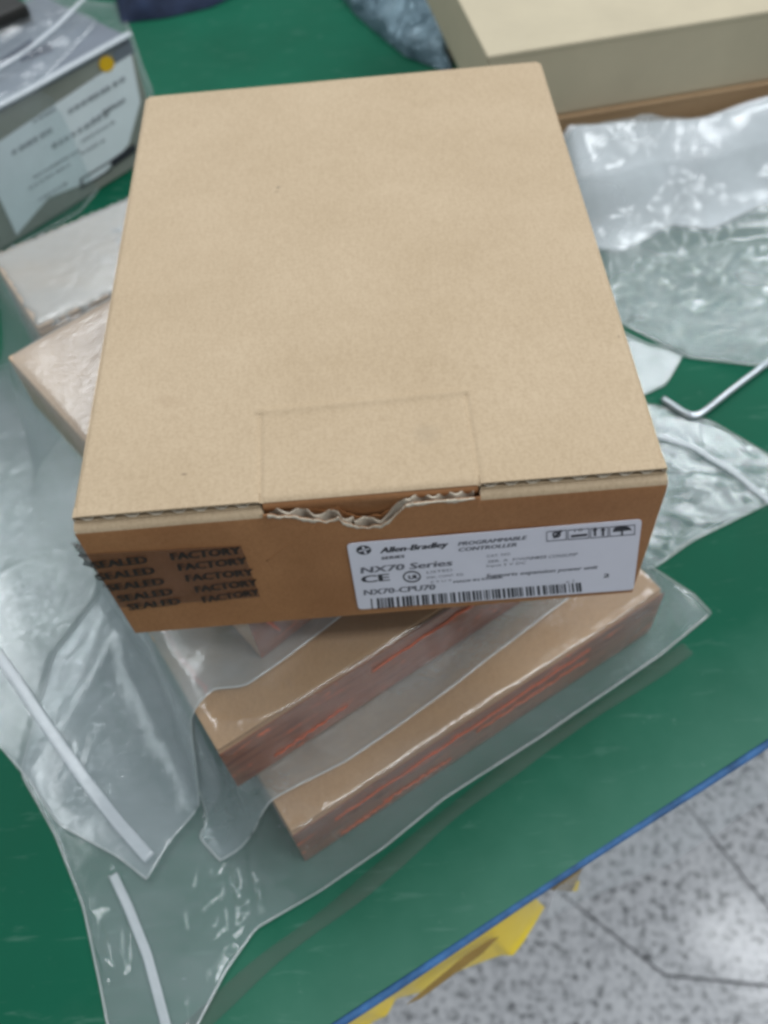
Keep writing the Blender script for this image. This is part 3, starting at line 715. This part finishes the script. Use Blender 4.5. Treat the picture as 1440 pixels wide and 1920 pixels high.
# handling marks
def frm(x0, y0, x1, y1, sl=-.083, t_=1.4):
    p = lambda x, y: (x, y + (x - x0) * sl)
    for r in ((x0, y0, x1, y0 + t_), (x0, y1 - t_, x1, y1), (x0, y0, x0 + t_, y1), (x1 - t_, y0, x1, y1)):
        fplate('mark_frame', [p(r[0], r[1]), p(r[2], r[1]), p(r[2], r[3]), p(r[0], r[3])], 'ink_soft')
frm(1024, 993, 1062, 1012); frm(1064, 990, 1104, 1009); frm(1106, 987, 1140, 1006); frm(1142, 984, 1190, 1003)
disc(1043, 999, 8, 6, ring=3, nm='mark'); fplate('mark', [(1036, 1004), (1050, 990), (1054, 992), (1040, 1006)])
fplate('mark', [(1070, 1000), (1100, 997), (1100, 1001), (1070, 1004)]); letter('10', (1076, 994), (1092, 992), .0018, parent=lab)
for cx in (1115, 1130):
    fplate('mark', [(cx - 5, 991.5), (cx, 985), (cx + 5, 990.5)]); fplate('mark', [(cx - 2, 990), (cx + 2, 990), (cx + 2, 1001), (cx - 2, 1001)], 'ink', .00088)
fplate('mark', [(1148, 994)] + [(1166 + 17 * math.cos(a_), 991 - 9 * math.sin(a_)) for a_ in np.linspace(math.pi, 0, 10)] + [(1184, 990)]); fplate('mark', [(1164, 990), (1167, 990), (1167, 1000), (1164, 1000)], 'ink', .00088)
# barcode
P0 = np.array([690, 1120.]); P1 = np.array([1090, 1089.])
vs = []; fs = []; x = 0.0; rr = random.Random(8)
while x < 1:
    wb = rr.choice([.004, .006, .009, .012]); 
    if x < .04: x += .012; 
    a_ = P0 + (P1 - P0) * x; b_ = P0 + (P1 - P0) * min(1, x + wb)
    hgt = 19 - 2 * x
    q = [fn(*a_), fn(*b_), fn(b_[0] + 2.0, b_[1] + hgt), fn(a_[0] + 2.0, a_[1] + hgt)]
    if a_[1] + hgt < 1139: o = len(vs); vs += [p + NY_ * .0008 for p in q]; fs.append((o, o + 1, o + 2, o + 3))
    x += wb + rr.choice([.004, .006, .010, .014])
mesh('barcode', vs, fs, M['ink'], lab)

# security tape with FACTORY SEALED rows
tc_ = [fn(*p) for p in ((165, 1042), (452, 1022), (488, 1118), (258, 1146))]; tc_[0][0] = 0.0; tc_[3][0] = 0.0
tc_[0] = np.array([.0, FY, .1895]); tc_[3] = np.array([0., FY, .1515])
tape = plate('sealing_tape', [p + NY_ * .0003 for p in tc_], NY_, .0001, M['tape'], box)
tape['label'] = 'brown tape printed FACTORY SEALED in rows'
rows = [((176, 1064), (276, 1053), (322, 1048), (450, 1036)), ((186, 1086), (290, 1073), (336, 1068), (462, 1055)), ((204, 1106), (308, 1093), (350, 1088), (474, 1076)),
        ((224, 1126), (324, 1112), (368, 1109), (482, 1095)), ((242, 1142), (338, 1130), (382, 1128), (486, 1113))]
for k, (a_, b_, c_, d_) in enumerate(rows):
    letter('SEALED', a_, b_, .0045, 'ink_brown', .1, tape, bold=.0006, lift=.0006)
    letter('FACTORY', c_, d_, .0045, 'ink_brown', .1, tape, bold=.0006, lift=.0006)
# loose crumpled tail of that tape sticking out past the left corner
n_ = 30; m_ = 10; vs = []; fs = []
for i in range(n_):
    s = i / (n_ - 1); z = .1885 - .030 * s
    for j in range(m_):
        q = j / (m_ - 1); r_ = .0055 * (1 - .55 * s) * (1 + .35 * math.sin(i * 1.3) + .2 * math.sin(i * 2.9)); vs.append((-q * r_, .0015 + .0016 * math.sin(q * 7 + i * .9) + q * .002, z + .0012 * math.sin(q * 5 + i)))
for i in range(n_ - 1):
    for j in range(m_ - 1): o = i * m_ + j; fs.append((o, o + 1, o + m_ + 1, o + m_))
def mat_tail():
    m, t, out = nt('printed_clear_tape'); n = noise(t, 230, 3, .6); c = ramp(t, n, [(0.42, (.05, .05, .05)), (0.56, (.42, .44, .42))])
    p = principled(t, out, c, .2, .6, bump(t, noise(t, 90, 3), .5, .002)); p.inputs['Alpha'].default_value = .75; return m
mesh('tape_tail', vs, fs, mat_tail(), box, True)

# ------------------------------------------------------------------ beige box on a kraft box, behind right
def cartonb(name, label, c, ang, sx, sy, z0, z1, mat, bev=.0015):
    root = empty(name, (c[0], c[1], z0), ang); tag(root, label, 'box')
    T_ = Matrix.Translation((c[0], c[1], z0)) @ Matrix.Rotation(ang, 4, 'Z')
    bm_obj('body', box_bm(sx, sy, z1 - z0 - .003, T_, bev), M[mat], root)
    bm_obj('lid', box_bm(sx + .0008, sy + .0008, .0045, T_ @ Matrix.Translation((-.0004, -.0004, z1 - z0 - .0045)), bev), M[mat], root)
    return root, T_
HC = at(915, 105, .12); angH = math.radians(7.6)
cartonb('beige_box', 'beige card box lying flat on a kraft box behind the right corner', HC, angH, .30, .24, .067, .12, 'beige')
uH = np.array([math.cos(angH), math.sin(angH)]); vH = np.array([-uH[1], uH[0]])
KC = HC[:2] + uH * .03 - vH * .003
cartonb('kraft_box', 'flat kraft box supporting the beige box, mostly hidden by crumpled film', KC, angH, .25, .235, .0006, .0665, 'kraft3')
SN = S.copy()
S[rect_mask(KC, angH, .25, .235, .002)] = .068; S[rect_mask(HC[:2], angH, .30, .24, .002)] = .121
SH = S.copy(); S = SN.copy()

# ------------------------------------------------------------------ white foam and crumpled bag on the right
def hline(px, py, z, off):
    p = at(px, py, z)[:2]; t_ = (p - HC[:2]) @ uH; return HC[:2] + uH * t_ - vH * off
def foam_patch():
    s0 = [at(*p)[:2] for p in ((1075, 440, .012), (1170, 450, .012), (1260, 400, .012), (1340, 410, .012), (1440, 360, .012), (1580, 400, .012))]; s2 = [hline(1000, 250, .05, .014), hline(1240, 200, .05, .012), hline(1580, 200, .05, .012)]
    P = coons(s0, [s0[-1], s2[-1]], s2, [s0[0], s2[0]], 110, 60)
    u = np.linspace(0, 1, 110)[:, None]; v = np.linspace(0, 1, 60)[None, :]
    e = np.clip(v * 2, 0, 1) * np.clip((1 - v) * 14, 0, 1) ** .5 * np.clip(u * 14, 0, 1) ** .5
    hump = .063 + .004 * np.sin(P[..., 0] * 34 - 1.6)
    z = .003 + e * (hump * v ** .9 + .008 * (vnoise(P[..., 0] / .04, P[..., 1] / .04, 9) - .5)) + e * .007 * folds(P[..., 0], P[..., 1], .5, .05, 2, 4)
    return P, np.maximum(z, .0025)
FP, Fz = foam_patch()
foam = empty('foam_wrap', (float(FP[..., 0].mean()), float(FP[..., 1].mean()), 0)); tag(foam, 'folded white foam wrap inside the crumpled clear bag at right', 'foam wrap')
n_, m_ = Fz.shape; vs = np.concatenate([np.stack([FP[..., 0], FP[..., 1], Fz], -1).reshape(-1, 3), np.stack([FP[..., 0], FP[..., 1], np.full_like(Fz, .0012)], -1).reshape(-1, 3)])
id_ = np.arange(n_ * m_).reshape(n_, m_); F = np.stack([id_[:-1, :-1], id_[1:, :-1], id_[1:, 1:], id_[:-1, 1:]], -1).reshape(-1, 4)
rim = []; q = n_ * m_; loop = list(id_[:, 0]) + list(id_[-1, 1:]) + list(id_[-2::-1, -1]) + list(id_[0, -2:0:-1])
for k in range(len(loop)): a_, b_ = loop[k], loop[(k + 1) % len(loop)]; rim.append((b_, a_, a_ + q, b_ + q))
mesh('pad', vs, [tuple(f) for f in F] + rim, M['foam'], foam, True)
extra = np.zeros((NX, NY)); splat(extra, FP, Fz + .001)
for _ in range(2): extra = np.maximum(extra, nb_avg(extra))
# low lumps of folded film
extra = np.maximum(extra, .022 * folds(GX, GY, .30, .055, 3.5, 61) * np.clip(vnoise(GX / .09, GY / .09, 63) * 1.6, 0, 1))
bagE, ZE = bag('crumpled_bag', 'large crumpled clear bag with white foam inside, right of the labelled box', None,
    [[at(*p) for p in ((1165, 600, .004), (1290, 668, .002), (1440, 690, .0), (1560, 705, 0))],
     [at(1560, 705, 0), at(1590, 450, .0), hline(1600, 180, .05, .006)],
     [hline(1020, 260, .05, .006), hline(1200, 220, .05, .006), hline(1400, 190, .05, .006), hline(1600, 180, .05, .006)],
     [at(1165, 600, .004), at(1120, 480, .005), hline(1020, 260, .05, .006)]],
    [], n=230, m=200, iters=40, amp=1.3, big=4.5, fine=.22, seed=33, above=[((0, 0), 0, W_, D_, 9)], mat='film_crumple', extra=extra, fold_ang=.25, matu='film_under_c', crumple=[(*at(1230, 545, .02)[:2], .03, 8), (*at(1330, 490, .02)[:2], .03, 7), (*at(1230, 320, .04)[:2], .03, 6), (*at(1390, 600, .01)[:2], .03, 5)])

S = np.maximum(S, SH)
# ------------------------------------------------------------------ hex key
hk = smooth_line([at(*p, )[:3] for p in ((1243, 746, .004), (1285, 776, .003), (1300, 781, .003), (1318, 774, .003), (1372, 731, .003), (1490, 642, .003))], 60, 2)
hk[:, 2] = .0028
tag(tube('hex_key', hk, .0022, M['steel'], None, 6), 'bent steel hex key lying on the green mat at the right edge', 'tool')

# ------------------------------------------------------------------ bagged label box, upper left
hF = .10
fa = at(0, 200, hF); fb = at(243, 68, hF); uF = (fb - fa)[:2]; uF /= np.linalg.norm(uF); angF = math.atan2(uF[1], uF[0]); fc = fb[:2] - uF * .30
boxF = empty('grey_box', (fc[0], fc[1], .001), angF); tag(boxF, 'grey green box with a white address label and round yellow sticker, upper left', 'box')
TF = Matrix.Translation((fc[0], fc[1], .001)) @ Matrix.Rotation(angF, 4, 'Z')
bm_obj('body', box_bm(.30, .12, hF - .005, TF, .001), M['greybox'], boxF)
bm_obj('lid', box_bm(.2995, .1195, .004, TF @ Matrix.Translation((.0003, .0003, hF - .005)), .001), M['bluegrey'], boxF)
nF = np.array([uF[1], -uF[0], 0.0]); plF = ((fc[0], fc[1], 0), nF)
if nF @ (CAM - np.array([fc[0], fc[1], 0])) < 0: nF = -nF
ff = lambda px, py: on_plane(px, py, *plF) + nF * .0006
def fpl(name, pts, mat, th=.0003, up=0.0): return plate(name, [ff(*p) + nF * up for p in pts], nF, th, M[mat], boxF)
lb = fpl('address_label', [(-40, 290), (245, 100), (262, 190), (240, 270), (190, 330), (90, 370), (30, 440)], 'whitelabel')
_lr = random.Random(5); _lines = []
for (x0, y0, n_, wd, sz) in ((125, 205, 9, 9, 12), (190, 207, 5, 7, 9), (95, 270, 9, 9, 12), (170, 222, 6, 5, 10), (20, 282, 6, 9, 13), (60, 330, 9, 4, 10), (52, 350, 8, 4, 10), (150, 262, 7, 4, 9), (150, 285, 5, 4, 9), (70, 372, 6, 4, 9), (60, 225, 5, 5, 9)):
    for q_ in range(n_):
        xa = x0 + q_ * sz; xb = xa + sz * _lr.uniform(.55, .92); _lines.append(((xa, y0 - (xa - x0) * .60), (xb, y0 - (xb - x0) * .60), wd))
for a_, b_, wd in _lines:
    fpl('print_line', [a_, b_, (b_[0] + 2, b_[1] + wd), (a_[0] + 2, a_[1] + wd)], 'ink_pale', .0002, .0005)
fpl('print_bar', [(205, 300), (250, 268), (254, 282), (208, 314)], 'ink', .0002, .0005)
for a_, b_, c_, d_ in (((148, 335), (205, 300), (206, 303), (149, 338)), ((150, 350), (206, 315), (207, 318), (151, 353)), ((148, 335), (152, 334), (155, 352), (150, 353))): fpl('print_frame', [a_, b_, c_, d_], 'ink', .0002, .0005)
fpl('round_sticker', [(198 + 14 * math.cos(k * .35), 119 + 15 * math.sin(k * .35)) for k in range(18)], 'dot', .0004, .0005)
fpl('print_patch', [(210, 98), (244, 76), (250, 100), (216, 118)], 'bluegrey', .0003)
# dark print on the lid
for a_, b_, wd in (((0, 112), (60, 72), 20), ((40, 105), (95, 82), 12)):
    ps = [at(a_[0], a_[1], hF + .0002), at(b_[0], b_[1], hF + .0002), at(b_[0] + 4, b_[1] + wd, hF + .0002), at(a_[0] - 2, a_[1] + wd, hF + .0002)]
    plate('lid_print', ps, np.array([0, 0, 1.0]), .0002, M['navy'], boxF)
F_R = ((fc[0], fc[1]), angF, .30, .12, hF)
bagF, ZF = bag('zip_bag', 'clear zip bag drawn tight over the grey box with the yellow sticker, upper left', None,
    [[at(-140, 560, 0), at(20, 470, .0), at(150, 400, 0), at(290, 230, .0), at(285, 172, .0)],
     [at(285, 172, 0), at(262, 110, .01), at(240, 40, .02), at(215, -25, .02)],
     [at(-330, 130, 0), at(-60, 20, .02), at(60, -40, .02), at(215, -25, .02)],
     [at(-140, 560, 0), at(-330, 130, 0)]],
    [F_R], n=180, m=150, iters=60, amp=1.0, seed=44, mat='film_thin', fold_ang=angF, under=False)
def zline(name, parent, P, r, mat, n=50):
    L = smooth_line(P, n, 2); tube(name, L, r, M[mat], parent, 10, .5)
zline('edge_highlight', bagF, [at(-80, 238, hF + .004), at(60, 165, hF + .004), at(130, 125, hF + .004), at(244, 62, hF + .004)], .0032, 'zip')  # pale tube painted in as the highlight along the film's top edge
zline('film_highlight', bagF, [at(-40, 150, hF + .006), at(50, 95, hF + .006), at(110, 45, hF + .006), at(152, 2, hF + .006), at(175, -20, hF + .005)], .0022, 'zip')  # second pale tube, painting in a highlight on the film over the lid

# ------------------------------------------------------------------ things at the top edge
P = [at(-160, 60, .05), at(38, 22, .05), at(60, -40, .05), at(-160, -160, .05)]
root = empty('black_case', tuple(P[1][:2]) + (.0005,)); tag(root, 'black plastic case in the top left corner behind the bagged grey box', 'case')
bx = at(62, 14, .11); ang_ = math.radians(40)
T_ = Matrix.Translation((bx[0], bx[1], .001)) @ Matrix.Rotation(ang_, 4, 'Z') @ Matrix.Translation((-.3, 0, 0))
bm_obj('body', box_bm(.30, .2, .10, T_, .006, 3), M['black'], root); bm_obj('lid', box_bm(.296, .196, .012, T_ @ Matrix.Translation((.002, .002, .1005)), .004), M['black'], root)
# navy cloth
s0 = [at(*p)[:2] for p in ((225, 38, .004), (310, 28, .004), (395, 8, .004), (470, -20, 0))]; s2 = [at(*p)[:2] for p in ((180, -160, .0), (300, -190, 0), (480, -160, 0))]
Pn = coons(s0, [s0[-1], s2[-1]], s2, [s0[0], s2[0]], 60, 60); ev = np.clip(np.minimum(np.linspace(0, 1, 60), 1 - np.linspace(0, 1, 60)) * 8, 0, 1) ** .5
zn = .001 + (.016 + .01 * folds(Pn[..., 0], Pn[..., 1], .3, .05, 2, 7)) * ev[None, :] * ev[:, None]
id_ = np.arange(3600).reshape(60, 60); F = np.stack([id_[:-1, :-1], id_[1:, :-1], id_[1:, 1:], id_[:-1, 1:]], -1).reshape(-1, 4)
tag(mesh('navy_cloth', np.stack([Pn[..., 0], Pn[..., 1], zn], -1).reshape(-1, 3), F, M['navy'], None, True), 'folded navy cloth on the mat at the top edge', 'cloth')
# static shielding pouch
s0 = [at(*p)[:2] for p in ((625, -30, .004), (665, 20, .004), (708, 58, .004), (760, 96, .006), (815, 112, .008), (850, 120, .01))]
s2 = [at(*p)[:2] for p in ((700, -170, .0), (840, -150, .0))]; s1 = [s0[-1], at(845, 40, .01)[:2], s2[-1]]
Pn = coons(s0, s1, s2, [s0[0], s2[0]], 90, 80); u = np.linspace(0, 1, 90)[:, None]; v = np.linspace(0, 1, 80)[None, :]
e = np.clip(np.minimum(np.minimum(u, 1 - u), np.minimum(v, 1 - v)) * 5, 0, 1) ** .6
zt_ = .0012 + e * (.026 + .014 * ridged(Pn[..., 0] / .035, Pn[..., 1] / .035, 5) + .006 * ridged(Pn[..., 0] / .014, Pn[..., 1] / .014, 6))
pouch = empty('shielding_pouch', (*Pn[45, 40], 0)); tag(pouch, 'crinkled blue grey shielding pouch behind the labelled box, beside the beige box', 'pouch')
id_ = np.arange(7200).reshape(90, 80); F = np.stack([id_[:-1, :-1], id_[1:, :-1], id_[1:, 1:], id_[:-1, 1:]], -1).reshape(-1, 4)
mesh('top_sheet', np.stack([Pn[..., 0], Pn[..., 1], zt_], -1).reshape(-1, 3), F, M['pouch'], pouch, True)
mesh('under_sheet', np.stack([Pn[..., 0], Pn[..., 1], np.full_like(zt_, .001)], -1).reshape(-1, 3), F[:, ::-1], M['pouch'], pouch, True)

# ------------------------------------------------------------------ below the table edge
def sheet(name, s0, s1, s2, s3, n, m, zf, mat, label, cat, parts=()):
    P = coons([p[:2] for p in s0], [p[:2] for p in s1], [p[:2] for p in s2], [p[:2] for p in s3], n, m)
    id_ = np.arange(n * m).reshape(n, m); F = np.stack([id_[:-1, :-1], id_[1:, :-1], id_[1:, 1:], id_[:-1, 1:]], -1).reshape(-1, 4)
    o = mesh(name, np.stack([P[..., 0], P[..., 1], zf(P)], -1).reshape(-1, 3), F, M[mat], None, True); return tag(o, label, cat)
Y = -.095
s0 = [at(*p, Y) for p in ((655, 1955), (700, 1915), (725, 1905), (742, 1872), (800, 1858), (865, 1818), (940, 1790), (962, 1792), (985, 1762), (1022, 1700))]
s2 = [at(*p, -.034) for p in ((560, 1930), (700, 1840), (850, 1745), (990, 1655))]
def zy(P):
    X_, Y_ = P[..., 0], P[..., 1]; n, m = X_.shape; v = np.linspace(0, 1, m)[None, :]; u = np.linspace(0, 1, n)[:, None]
    return -.036 - .060 * (1 - v) - (1 - v) ** .5 * v * (.02 * folds(X_, Y_, .55, .016, 5, 8) + .006 * folds(X_, Y_, .9, .008, 3, 9))
sheet('yellow_bag', s0, [s0[-1], s2[-1]], s2, [s0[0], s2[0]], 140, 60, zy, 'yellow', 'glossy yellow plastic bag hanging below the blue table edge', 'bag')
bp = [at(*p, -.060) for p in ((762, 1884), (790, 1872), (905, 1788), (935, 1757), (918, 1762), (872, 1792))]
tag(plate('brown_strip', bp, np.array([0, 0, 1.0]), .0015, M['brown'], None), 'dull brown strip lying across the hanging yellow plastic bag', 'strip')
bp = [at(*p, -.045) for p in ((1030, 1668), (1072, 1672), (1086, 1640), (1078, 1615), (1040, 1640))]
kn = empty('brown_scrap', tuple(bp[0][:2]) + (-.045,)); tag(kn, 'small brown scrap with a yellow tip beside the yellow bag', 'scrap')
plate('body', bp, np.array([0, 0, 1.0]), .0145, M['brown'], kn)
bp = [at(*p, -.050) for p in ((1068, 1672), (1082, 1672), (1086, 1655), (1074, 1652))]; plate('tip', bp, np.array([0, 0, 1.0]), .003, M['yellow'], kn)
# clear film hanging off the table edge
def zf(P):
    X_, Y_ = P[..., 0], P[..., 1]; n, m = X_.shape; v = np.linspace(0, 1, m)[None, :]
    return -.006 - .05 * v - .012 * folds(X_, Y_, .5, .014, 5, 12)
s0 = [E0 - de * .15 - ne * .002, E0 + de * .13 - ne * .002]; s2 = [E0 - de * .15 - ne * .018, E0 + de * .06 - ne * .017, E0 + de * .135 - ne * .006]
sheet('hanging_film', s0, [s0[-1], s2[-1]], s2, [s0[0], s2[0]], 120, 20, zf, 'film_thin', 'strip of clear film hanging off the blue table edge at right', 'film')
